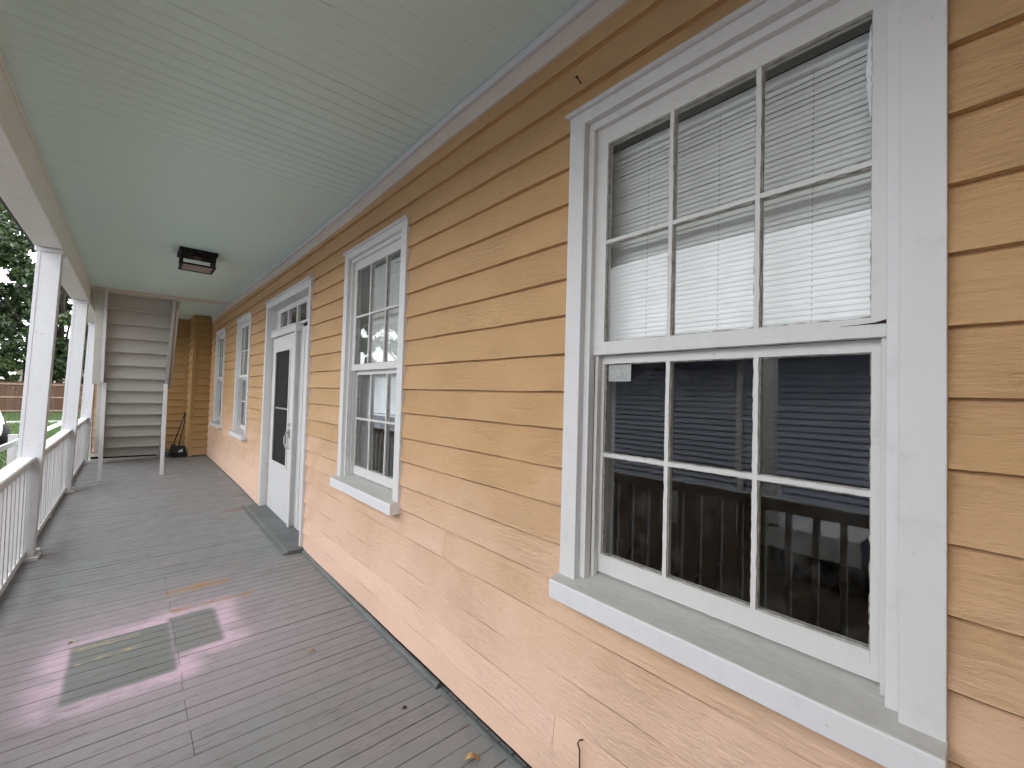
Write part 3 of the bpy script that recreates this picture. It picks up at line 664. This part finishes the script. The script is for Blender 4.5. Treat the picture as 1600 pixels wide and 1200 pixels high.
# ------------------------------------------------------------------ staircase seen from below
st = empty("staircase", (.055, 9.0, 0), label="old white wooden staircase seen from underneath at the porch end", cat="staircase")
SX, SY = .055, 9.0
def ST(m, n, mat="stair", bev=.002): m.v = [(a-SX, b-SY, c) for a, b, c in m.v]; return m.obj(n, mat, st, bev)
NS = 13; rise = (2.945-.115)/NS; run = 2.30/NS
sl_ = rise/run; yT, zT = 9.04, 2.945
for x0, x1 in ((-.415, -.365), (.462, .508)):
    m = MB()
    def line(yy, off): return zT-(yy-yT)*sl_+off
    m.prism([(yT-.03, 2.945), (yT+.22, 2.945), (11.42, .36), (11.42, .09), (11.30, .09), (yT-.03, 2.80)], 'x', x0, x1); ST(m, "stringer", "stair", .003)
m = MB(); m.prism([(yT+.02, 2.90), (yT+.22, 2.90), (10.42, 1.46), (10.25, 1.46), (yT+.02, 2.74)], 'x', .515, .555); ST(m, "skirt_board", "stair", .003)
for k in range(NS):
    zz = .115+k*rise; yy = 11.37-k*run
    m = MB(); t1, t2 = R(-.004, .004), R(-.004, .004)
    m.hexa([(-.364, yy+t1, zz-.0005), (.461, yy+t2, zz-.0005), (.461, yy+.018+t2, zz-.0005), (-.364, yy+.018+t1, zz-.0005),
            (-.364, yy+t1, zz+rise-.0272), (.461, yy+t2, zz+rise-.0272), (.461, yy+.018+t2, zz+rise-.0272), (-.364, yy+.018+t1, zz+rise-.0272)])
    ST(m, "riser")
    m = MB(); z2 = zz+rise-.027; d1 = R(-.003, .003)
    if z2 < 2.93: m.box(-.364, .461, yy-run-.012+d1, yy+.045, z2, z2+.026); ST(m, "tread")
m = MB(); m.box(-.34, .44, 11.40, 11.42, .082, .30); ST(m, "dark_gap_sheet", "gap", 0)  # dark sheet standing in for the dark opening under the lowest riser
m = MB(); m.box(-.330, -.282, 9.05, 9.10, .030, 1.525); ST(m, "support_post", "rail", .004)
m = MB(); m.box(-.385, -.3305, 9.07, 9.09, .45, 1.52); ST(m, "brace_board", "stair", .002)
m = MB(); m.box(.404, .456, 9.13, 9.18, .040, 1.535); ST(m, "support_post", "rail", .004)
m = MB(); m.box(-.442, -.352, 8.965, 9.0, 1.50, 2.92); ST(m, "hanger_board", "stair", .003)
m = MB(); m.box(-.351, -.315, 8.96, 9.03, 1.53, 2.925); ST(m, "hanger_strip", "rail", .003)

# ------------------------------------------------------------------ ceiling lamp
lp = empty("ceiling_lamp", (.492, 5.84, 2.962), label="black square flush ceiling lamp with open cage and glass panes", cat="ceiling lamp")
m = MB(); m.box(-.168, .168, -.19, .19, -.040, .004); m.obj("mounting_plate", "black", lp, .004)
m = MB(); a, b = .142, .16
for sx in (-1, 1):
    for sy in (-1, 1): m.box(sx*a-.008, sx*a+.008, sy*b-.008, sy*b+.008, -.162, -.040)
m.obj("cage_post", "black", lp, .001)
m = MB()
for z in (-.176, -.105):
    h = .016 if z < -.12 else .006
    m.box(-a-.012, a+.012, -b-.012, -b+.012, z, z+h); m.box(-a-.012, a+.012, b-.012, b+.012, z, z+h)
    m.box(-a-.012, -a+.012, -b+.0125, b-.0125, z, z+h); m.box(a-.012, a+.012, -b+.0125, b-.0125, z, z+h)
m.obj("cage_ring", "black", lp, .001)
m = MB(); m.box(-a+.014, a-.014, -b+.014, b-.014, -.172, -.169); m.obj("glass_pane", "frost", lp)
m = MB(); m.lathe([(.001, -.078), (.03, -.076), (.045, -.066), (.048, -.052), (.03, -.043), (.022, -.0405)], 20); m.obj("bulb", "frost", lp, 0, True)

# ------------------------------------------------------------------ window blinds inside
def blind(y0, ztop, zbot, label, single, ya=.10, yb=.93):
    t = empty("window_blind", (1.372, y0, ztop), label=label, cat="blind", group="white slatted blinds inside the windows")
    m = MB(); m.box(-.014, .014, ya, yb, -.028, 0); m.obj("head_rail", "blind", t, .002)
    n = int((ztop-.034-zbot)/.0158); sm = MB(); wv = .0099; th_ = math.radians(72)
    cx, sx = math.cos(th_), math.sin(th_)
    s = MB(); pr = []
    for u in (-1, -.5, 0, .5, 1):
        bow = .0016*(1-u*u); pr.append((u*wv*cx-bow*sx, -u*wv*sx-bow*cx))
    prof = [(-p[0], p[1]) for p in pr]
    full = prof + [(p[0]+.0006, p[1]+.0003) for p in reversed(prof)]
    s.prism(full, 'y', ya+.004, yb-.004); me = s.mesh("slat", MAT["blind"])
    if single:
        for k in range(n):
            o = bpy.data.objects.new("slat", me); col.objects.link(o); o.parent = t
            o.location = (R(-.0008, .0008), 0, -.040-k*.0158); o.rotation_euler = (R(-.0008, .0008), R(-.04, .04), R(-.001, .001))
    else:
        for k in range(n):
            dz = -.040-k*.0158; jx = R(-.0008, .0008)
            sm.add([(a+jx, b, c+dz) for a, b, c in s.v], s.f)
        o = sm.obj("slat", "blind", t); o['kind'] = 'stuff'
    zb_ = -.040-n*.0158
    m = MB(); m.box(-.010, .010, ya+.003, yb-.003, zb_-.012, zb_); m.obj("bottom_rail", "blind", t, .003)
    for q in (.20, .5, .80):
        m = MB(); yy = lerp(ya, yb, q)
        
        for k in range(n): m.box(-.0115, -.0105, yy-.0009, yy+.0009, -.040-k*.0158-.0035, -.040-k*.0158+.0035)
        o = m.obj("ladder_cord", "cord", t); o['kind'] = 'stuff'
    return t
blind(WIN[0], 2.438, 1.70, "white slatted blind half drawn behind the big window nearest the viewer", True)
b2 = blind(WIN[1], 2.438, 1.33, "white slatted blind drawn low with a tilt wand, behind the window right of the door", False, .10, .80)
m = MB(); m.tube([(-.02, .70, -.72), (-.02, .715, -.95)], .004, 6); m.obj("tilt_wand", "blind", b2)
blind(WIN[2], 2.438, 1.70, "white slatted blind behind the window left of the storm door", False)
blind(WIN[3], 2.438, 1.55, "white slatted blind behind the farthest window by the bay", False)

# ------------------------------------------------------------------ small things on the wall and floor
def free(m, name, mat, label, cat, org, group=None, bev=0.0, smooth=False, kind=None):
    m.v = [(a-org[0], b-org[1], c-org[2]) for a, b, c in m.v]
    o = m.obj(name, mat, None, bev, smooth, loc=org); tag(o, label, cat, group, kind); return o
m = MB(); m.tube([(1.248, 1.067, 2.690), (1.205, 1.058, 2.694)], .0022, 8); m.tube([(1.206, 1.058, 2.694), (1.202, 1.0575, 2.6945)], .005, 10)
free(m, "nail", "nail", "bent dark nail sticking out of the top clapboards beside the big window", "nail", (1.245, 1.066, 2.69))
m = MB(); pts = [(1.240, .985, .300), (1.226, .990, .302), (1.222, .994, .292), (1.226, .988, .27), (1.225, .986, .22), (1.226, .985, .13)]
m.tube(pts, .0028, 6); free(m, "wire", "rust", "rusty wire hanging from the low clapboards under the big window", "wire", (1.24, .985, .2))
lw = MB(); lw.box(1.3195+.002, 1.3215+.0005, .875, .970, 1.562, 1.622)
free(lw, "sticker", "paper", "small faded sticker on the lower window glass, top left pane", "sticker", (1.32, .92, 1.59))
# dried paint smear beside the top right pane
m = MB(); rs = []
for i in range(16):
    z = lerp(2.18, 2.40, i/15); w_ = .004+.010*math.sin(math.pi*i/15)*R(.6, 1.2)
    rs.append([(1.2805, .2085, z), (1.2845, .2085, z), (1.2845, .2085+w_, z), (1.2825, .2085+w_*.9, z)])
m.rings(rs); free(m, "paint_smear", "smear", "dried white paint smear down the edge of the top right pane", "paint smear", (1.284, .21, 2.29))
def leafm(c, L_, ang, mat, label, cat="leaf", up=.006):
    m = MB(); n = 6; pts = []
    for i in range(n+1):
        t = i/n; wd = .38*L_*math.sin(math.pi*t)**.8*(1-.3*t); z = up*math.sin(math.pi*t*1.3)+.0015
        pts.append([(t*L_-L_/2, -wd/2, z+.004*abs(wd)/L_), (t*L_-L_/2, 0, z-.001), (t*L_-L_/2, wd/2, z+.005)])
    for r_ in pts: m.v += r_
    for i in range(n):
        for j in range(2): a = i*3+j; m.f.append((a, a+1, a+4, a+3))
    o = m.obj("dry_leaf", mat, None, 0, True, loc=c, fix=False); o.rotation_euler = (0, 0, ang)
    s = o.modifiers.new("t", 'SOLIDIFY'); s.thickness = .0006; tag(o, label, cat); return o
leafm((.832, 2.62, .010), .05, .6, "dryleaf", "small tan dry leaf lying on the grey boards in mid floor")
leafm((1.108, 1.44, .010), .075, -.5, "dryleaf", "curled brown dry leaf against the wall foot near the viewer", up=.018)
leafm((-.205, 3.56, .004), .04, 1.2, "dryleaf", "tiny curled brown leaf beside the pink overspray")
leafm((.60, 3.72, .006), .03, .2, "paper", "pale paint flake lying by the orange worn board", "paint flake")
m = MB(); m.lathe([(.011, 0), (.011, .002)], 14); free(m, "bottle_cap", "blackplastic", "small round black cap lying on the near floor boards", "cap", (0, 0, 0)); bpy.data.objects["bottle_cap"].location = (1.034, 1.889, .0075)

# lobby broom and dustpan leaning in the corner
dp = empty("lobby_dustpan", (.78, 11.22, .085), label="black long-handled dustpan standing in the corner by the end wall", cat="dustpan")
m = MB(); prof = [(-.125, 0), (.125, 0), (.125, .13), (.105, .185), (.05, .20), (-.05, .20), (-.105, .185), (-.125, .13)]
m.prism(prof, 'y', .0, .02); m.prism([(-.125, .0), (.125, .0), (.118, .014), (-.118, .014)], 'y', -.20, -.001)
for s_ in (-1, 1):
    m.rings([[(s_*.125, -.20, .0), (s_*.125, -.001, .0), (s_*.125, -.001, .13), (s_*.125, -.19, .03)], [(s_*.118, -.20, .0), (s_*.118, -.001, .0), (s_*.118, -.001, .13), (s_*.118, -.19, .03)]])
m.obj("pan", "blackplastic", dp, .003)
m = MB(); m.tube([(.0, .01, .19), (.06, .06, .52), (.10, .09, .86)], .010, 8); m.obj("handle", "blackplastic", dp, 0, True)
m = MB(); m.prism([(.0, .085), (.03, .115), (.07, .135), (.075, .12), (.045, .10), (.075, .095), (.075, .07), (.0, .065)], 'y', -.006, -.0005); m.obj("label_mark", "logo", dp)
br = empty("lobby_broom", (.70, 11.27, .085), label="black upright lobby broom leaning beside the dustpan", cat="broom")
m = MB(); m.tube([(.0, .0, .22), (.10, .05, .60), (.175, .09, .88)], [.010, .010, .012], 8); m.obj("handle", "blackplastic", br, 0, True)
m = MB(); m.hexa([(-.09, -.03, .0), (.05, -.03, .0), (.05, .03, .0), (-.09, .03, .0), (-.03, -.018, .23), (.03, -.018, .23), (.03, .018, .23), (-.03, .018, .23)]); m.obj("bristles", "blackplastic", br, .004)

# ------------------------------------------------------------------ garden: outside rail, fence, car, trees
gr = empty("garden_rail", (-1.5, 8.5, GZ), label="low white painted garden rail on short posts outside the porch", cat="rail fence")
m = MB(); m.hexa([(-.02, 0, .93), (.02, 0, .93), (.02, 11.6, .75), (-.02, 11.6, .75), (-.02, 0, 1.02), (.02, 0, 1.02), (.02, 11.6, .84), (-.02, 11.6, .84)]); m.obj("rail_board", "rail", gr, .004)
for q in (.3, 3.4, 11.5):
    m = MB(); m.box(-.130, -.021, q-.045, q+.045, 0, 1.02-.0158*q+.06); m.obj("rail_post", "rail", gr, .006)
    m = MB(); m.box(-.136, -.016, q-.050, q+.050, 1.02-.0158*q+.061, 1.02-.0158*q+.075); m.obj("post_cap", "rail", gr, .003)

fn = empty("wooden_fence", (-10, 42, GZ), label="tall brown wooden board fence across the end of the lawn", cat="fence")
pk = MB(); x = -22.0
while x < 24:
    wd = R(.130, .142); h = R(1.98, 2.03); pk.box(x, x+wd-.006, 0, .018, .03, h); x += wd
o = pk.obj("picket", "fence", fn); o['kind'] = 'stuff'
for z in (.10, .98, 1.82):
    m = MB(); m.box(-22, 24, -.045, -.001, z, z+.085); m.obj("fence_rail", "fencerail", fn)
for i in range(19):
    m = MB(); xx = -21.5+i*2.45; m.box(xx, xx+.09, .02, .11, 0, 2.0); m.obj("fence_post", "fence", fn)

cu = MB(); rs = []
for xx in np.linspace(-6, 6, 9): rs.append([(xx, -.09, -.03), (xx, .09, -.03), (xx, .075, .10), (xx, -.075, .10)])
cu.rings(rs); o = cu.obj("garden_edging", "concrete", None, .01, loc=(-5.2, 31.5, GZ)); tag(o, "pale straight edging strip across the lawn before the fence", "edging"); o.rotation_euler = (0, 0, .05)

def car(loc, rz):
    t = empty("parked_car", loc, rz, label="white parked car on the grass beyond the porch rail", cat="car")
    # x = length (front at +x), y = width. Body lofted from stations
    Ls = [(2.20, .48, .62, .45), (2.14, .66, .70, .30), (1.9, .80, .80, .24), (1.3, .87, .90, .22), (.75, .89, .97, .21), (0, .90, .99, .21), (-.9, .90, 1.00, .21), (-1.6, .87, 1.02, .23), (-2.05, .78, .98, .28), (-2.22, .64, .86, .40)]
    m = MB(); rs = []
    for x, hw, zt, zb in Ls:
        rs.append([(x, -hw*.86, zb), (x, -hw, zb+.14), (x, -hw*1.02, (zb+zt)*.5), (x, -hw*.97, zt-.10), (x, -hw*.80, zt), (x, 0, zt+.03), (x, hw*.80, zt), (x, hw*.97, zt-.10), (x, hw*1.02, (zb+zt)*.5), (x, hw, zb+.14), (x, hw*.86, zb), (x, 0, zb-.01)])
    m.rings(rs); b = m.obj("body", "carpaint", t, 0, True); s = b.modifiers.new("s", 'SUBSURF'); s.levels = s.render_levels = 2
    m = MB(); rs = []
    for x, hw, zb, zt in ((1.02, .70, .94, .97), (.45, .67, .97, 1.28), (-.1, .64, .98, 1.44), (-.8, .63, .99, 1.46), (-1.35, .62, 1.0, 1.36), (-1.85, .66, 1.0, 1.03)):
        rs.append([(x, -hw*1.12, zb), (x, -hw, lerp(zb, zt, .55)), (x, -hw*.86, zt-.02), (x, 0, zt), (x, hw*.86, zt-.02), (x, hw, lerp(zb, zt, .55)), (x, hw*1.12, zb)])
    m.rings(rs); c = m.obj("cabin_glass", "carglass", t, 0, True)
    m = MB(); rs = []
    for x, hw, z in ((.18, .54, 1.400), (-.1, .60, 1.452), (-.8, .60, 1.475), (-1.3, .56, 1.39)):
        rs.append([(x, -hw, z-.015), (x, 0, z+.012), (x, hw, z-.015), (x, hw, z-.03), (x, 0, z-.02), (x, -hw, z-.03)])
    m.rings(rs); m.obj("roof_panel", "carpaint", t, 0, True)
    for sy in (-1, 1):
        for x, zt in ((.95, 1.42), (-.52, 1.44)):
            m = MB(); m.tube([(x, sy*.80, .955), (x-.72 if x > 0 else x, sy*.585, zt)], .026, 6); m.obj("pillar", "carpaint", t)
        m = MB(); m.lathe([(.02, -.05), (.13, -.03), (.15, .02), (.05, .06)], 14, 'x', (2.02, sy*.60, .68)); m.obj("headlight", "lamp_lens", t, 0, True)
        m = MB(); m.lathe([(.02, -.05), (.11, -.02), (.12, .02), (.05, .06)], 14, 'x', (-2.12, sy*.58, .80)); m.obj("tail_light", "rust", t, 0, True)
        for x in (1.36, -1.36):
            m = MB(); m.lathe([(.355, -.13), (.37, -.10), (.37, .10), (.355, .13), (.02, .131)], 26, 'y', (x, sy*.80, .34)); m.obj("wheel_arch", "tyre", t)
            wh = MB(); wh.lathe([(.20, -.105), (.30, -.11), (.335, -.08), (.335, .08), (.30, .11), (.20, .105)], 28, 'y', (x, sy*.86, .335)); wo = wh.obj("wheel", "tyre", t, 0, True)
            rm = MB(); rm.lathe([(.02, sy*.07), (.06, sy*.085), (.19, sy*.07), (.205, sy*.10), (.205, -sy*.09), (.02, -sy*.09)], 20, 'y', (x, sy*.86, .335)); rm.obj("rim", "rim", wo)
    m = MB(); m.box(2.12, 2.235, -.45, .45, .40, .52); m.obj("grille", "tyre", t, .02)
    m = MB(); m.box(2.20, 2.245, -.25, .25, .54, .64); m.obj("number_plate", "nwhite", t, .005)
    return t
car((-3.93, 21.3, GZ), math.radians(-90+9.5))

# trees ----------------------------------------------------------------------------------
def leaves(m, centers, rads, per, size, rng):
    vs, fs = [], []
    for c, r in zip(centers, rads):
        d = rng.normal(size=(per, 3)); d /= np.linalg.norm(d, axis=1)[:, None]
        p = np.array(c)+d*(r*rng.uniform(.25, 1, (per, 1))**.6)*np.array([1, 1, .75])
        a = rng.normal(size=(per, 3)); a /= np.linalg.norm(a, axis=1)[:, None]
        b = np.cross(a, rng.normal(size=(per, 3))); b /= np.linalg.norm(b, axis=1)[:, None]
        s = size*rng.uniform(.6, 1.3, (per, 1)); a *= s; b *= s*.5
        for i in range(per):
            k = len(vs); vs += [tuple(p[i]-a[i]), tuple(p[i]+b[i]), tuple(p[i]+a[i]), tuple(p[i]-b[i])]; fs.append((k, k+1, k+2, k+3))
    m.add(vs, fs)
def tree(name, loc, h, trunk_h, rx, rz, nclump, per, size, mat, label, cat, seed, tr=.28, lean=0.0, group=None):
    rng = np.random.default_rng(seed); t = empty(name, loc, 0, label=label, cat=cat, group=group)
    tm = MB(); zc = h-rz
    tm.tube([(0, 0, -.1), (lean*.3, 0, trunk_h*.5), (lean*.6, .05, trunk_h), (lean, .1, zc+rz*.3)], [tr, tr*.8, tr*.7, tr*.25], 10)
    cs, rr = [], []
    for i in range(nclump):
        d = rng.normal(size=3); d /= np.linalg.norm(d); q = rng.uniform(.25, 1)**.45
        c = np.array([lean+d[0]*rx*q, d[1]*rx*q, zc+d[2]*rz*q]); cs.append(c); rr.append(rng.uniform(.09, .19)*rx)
        if i % 5 == 0:
            tm.tube([(lean*.6, .05, trunk_h*.9), tuple((np.array([lean*.7, .05, trunk_h])+c)/2+rng.normal(size=3)*.2), tuple(c)], [tr*.4, tr*.2, .02], 5)
    tm.obj("trunk", "trunk", t, 0, True)
    lm = MB(); leaves(lm, cs, rr, per, size, rng); lm.obj("crown", mat, t, fix=False)
    return t
tree("oak_tree", (-10.8, 47.5, GZ), 19.5, 3.5, 6.6, 7.8, 92, 100, .23, "leafdark", "large dark leafy tree behind the fence, leftmost, sky showing through its crown", "tree", 11, .35)
tree("oak_tree", (-3.9, 45.0, GZ), 13.5, 3.2, 4.6, 5.6, 110, 110, .21, "leafdark", "dark leafy tree with a bare lower trunk behind the fence between the first two posts", "tree", 12, .24)
tree("oak_tree", (-15.5, 33, GZ), 12, 3.0, 5.0, 4.8, 80, 110, .20, "leafdark", "leafy tree left of the lawn, mirrored in the second window", "tree", 13, .26)
tree("oak_tree", (-13.0, 56, GZ), 20, 4, 7.0, 8.0, 90, 90, .30, "leafmid", "tall paler green tree standing behind the dark trees", "tree", 14, .3)
tree("oak_tree", (3.5, 52, GZ), 16, 4, 6.0, 6.5, 80, 90, .28, "leafdark", "dark leafy tree behind the far end of the house", "tree", 15, .3)
for i, (tx, ty, th) in enumerate(((-14, 50, 8.5), (-9.5, 51, 8.0), (-6.2, 49.5, 8.5), (-2.4, 50, 9), (.5, 48, 9))):
    tree("holly_tree", (tx, ty, GZ), th, .7, 2.9, th*.46, 60, 90, .17, "leafdark", ["dark evergreen thicket tree far left behind the fence", "dark evergreen behind the fence, second from the left", "dark evergreen behind the fence, middle of the thicket", "dark evergreen behind the fence by the bare trunk", "dark evergreen behind the fence nearest the house"][i], "tree", 30+i, .12)
tree("shrub", (-6.6, 43.3, GZ), 3.9, .6, 1.7, 1.3, 45, 90, .11, "leafmid", "bushy green shrub leaning over the fence top left of the first post", "shrub", 16, .06)
tree("shrub", (-9.6, 43.4, GZ), 4.3, .6, 2.0, 1.6, 45, 90, .11, "leafdark", "dark bushy shrub over the fence top at the far left", "shrub", 17, .06)

ph = empty("pale_house", (-4.0, 60, GZ), label="pale rendered house glimpsed behind the fence and trunks", cat="house")
m = MB(); m.box(-4, 4, 0, 6, 0, 3.4); m.obj("wall", "pale", ph)
m = MB(); m.prism([(-4.5, 3.4), (4.5, 3.4), (0, 5.6)], 'y', -.4, 6.4); m.obj("roof", "roof", ph)
for x in (-2.4, .0, 2.0):
    m = MB(); m.box(x, x+.9, -.05, -.005, 1.2, 2.5); wo = m.obj("window", "nwhite", ph)
    m = MB(); m.box(x+.08, x+.82, -.06, -.051, 1.28, 2.42); m.obj("pane", "carglass", wo)

# neighbour's house across the side yard (mirrored in the near windows)
nh = empty("neighbour_house", (-4.2, 3, GZ), label="slate blue clapboard house across the side yard, mirrored in the big window", cat="house")
NX, NY = -4.2, 3.0
def NHB(n, mat, x0, x1, y0, y1, z0, z1, bev=0.0): m = MB(); m.box(x0-NX, x1-NX, y0-NY, y1-NY, z0-GZ, z1-GZ); return m.obj(n, mat, nh, bev)
z = .12
while z < 2.30:
    m = MB(); zt = min(z+.088, 2.36)
    m.rings([[(.034, yy-NY, z-GZ), (.004, yy-NY, z-GZ), (-.012, yy-NY, zt+.012-GZ), (.006, yy-NY, zt+.012-GZ)] for yy in (-7, 18.5)]); m.obj("siding_board", "nside", nh); z += .088
NHB("wall_core", "plaster", -9.5, -4.225, -7, 18.5, GZ, 2.36); NHB("foundation", "nfound", -4.224, -4.19, -7, 18.5, GZ-.1, .10)
NHB("eave_soffit", "nwhite", -9.8, -3.72, -7.3, 18.8, 2.365, 2.39); NHB("gutter", "nwhite", -3.719, -3.62, -7.3, 18.8, 2.30, 2.42, .02); NHB("frieze", "nwhite", -4.205, -4.165, -7, 18.5, 2.24, 2.36)
m = MB(); m.prism([(-3.72-NX, 2.41-GZ), (-9.9-NX, 2.41-GZ), (-6.8-NX, 2.78-GZ)], 'y', -7.3-NY, 18.8-NY); m.obj("roof", "roof", nh)
for yy in (-5.0, -1.2, 3.6, 7.4): NHB("foundation_pier", "concrete", -4.18, -4.10, yy, yy+.35, GZ, .09)
NHB("downspout", "nwhite", -4.17, -4.09, 2.62, 2.70, GZ+.1, 2.3, .01)
for yy in (18.42,): NHB("corner_board", "nwhite", -4.26, -4.16, yy, yy+.10, .1, 2.36)
for yy in (6.0,):
    f_ = NHB("window", "nwhite", -4.19, -4.14, yy, yy+.95, .75, 2.1, .004); m = MB(); m.box(-4.139-NX, -4.135-NX, yy+.07-NY, yy+.88-NY, .82-GZ, 2.03-GZ); m.obj("pane", "carglass", f_)
sp = empty("side_stoop", (-3.4, 1.0, GZ), label="neighbour's small white side stoop with a square column, mirrored in the window", cat="stoop")
m = MB(); m.box(-.55, .45, .02, .95, .36, .62); m.obj("deck_fascia", "nwhite", sp, .01)
m = MB(); m.box(.30, .44, .78, .92, .621, 2.84); m.obj("column", "nwhite", sp, .006)
m = MB(); m.box(.27, .47, .75, .95, .625, .80); m.obj("column_base", "nwhite", sp, .006)
for yy in (.05, .8):
    m = MB(); m.box(.1, .25, yy, yy+.15, 0, .36); m.obj("pier", "concrete", sp)
bn = empty("recycling_bin", (-3.1, .52, GZ), label="blue wheeled recycling bin in the side yard, mirrored at the right of the window", cat="bin")
m = MB(); m.hexa([(-.22, -.24, .06), (.22, -.24, .06), (.22, .24, .06), (-.22, .24, .06), (-.28, -.30, .92), (.28, -.30, .92), (.28, .30, .92), (-.28, .30, .92)]); m.obj("tub", "bin", bn, .02)
m = MB(); m.prism([(-.31, .921), (.32, .921), (.33, .95), (.15, 1.02), (-.15, 1.03), (-.31, .97)], 'y', -.32, .32); m.obj("lid", "bin", bn, .015)
for s_ in (-1, 1):
    m = MB(); m.lathe([(.02, -.03), (.10, -.03), (.10, .03), (.02, .03)], 16, 'y', (-.24, s_*.27, .10)); m.obj("wheel", "tyre", bn)

# ------------------------------------------------------------------ grass blades where the lawn shows
def blades(name, n, xr, yr, h, seed, fn_=None):
    rng = np.random.default_rng(seed); vs, fs = [], []
    X = rng.uniform(*xr, n); Y = rng.uniform(*yr, n)
    for x, yy in zip(X, Y):
        if fn_ and not fn_(x, yy): continue
        a = rng.uniform(0, 6.28); hh = h*rng.uniform(.5, 1.4); wd = hh*.16; lx, ly = rng.normal(0, .35*hh, 2); k = len(vs)
        vs += [(x-wd*math.cos(a), yy-wd*math.sin(a), GZ), (x+wd*math.cos(a), yy+wd*math.sin(a), GZ), (x+lx, yy+ly, GZ+hh)]; fs.append((k, k+1, k+2))
    m = MB(); m.v, m.f = vs, fs; o = m.obj(name, "blade", None, fix=False); o['kind'] = 'stuff'
    o['label'] = "short green lawn grass"; return o
blades("lawn_grass", 26000, (-1.95, -.75), (-4, 12), .09, 3)
blades("lawn_grass", 42000, (-8, -1.2), (12, 42), .08, 4, lambda x, yy: -.175*yy-.3 < x < -.055*yy)
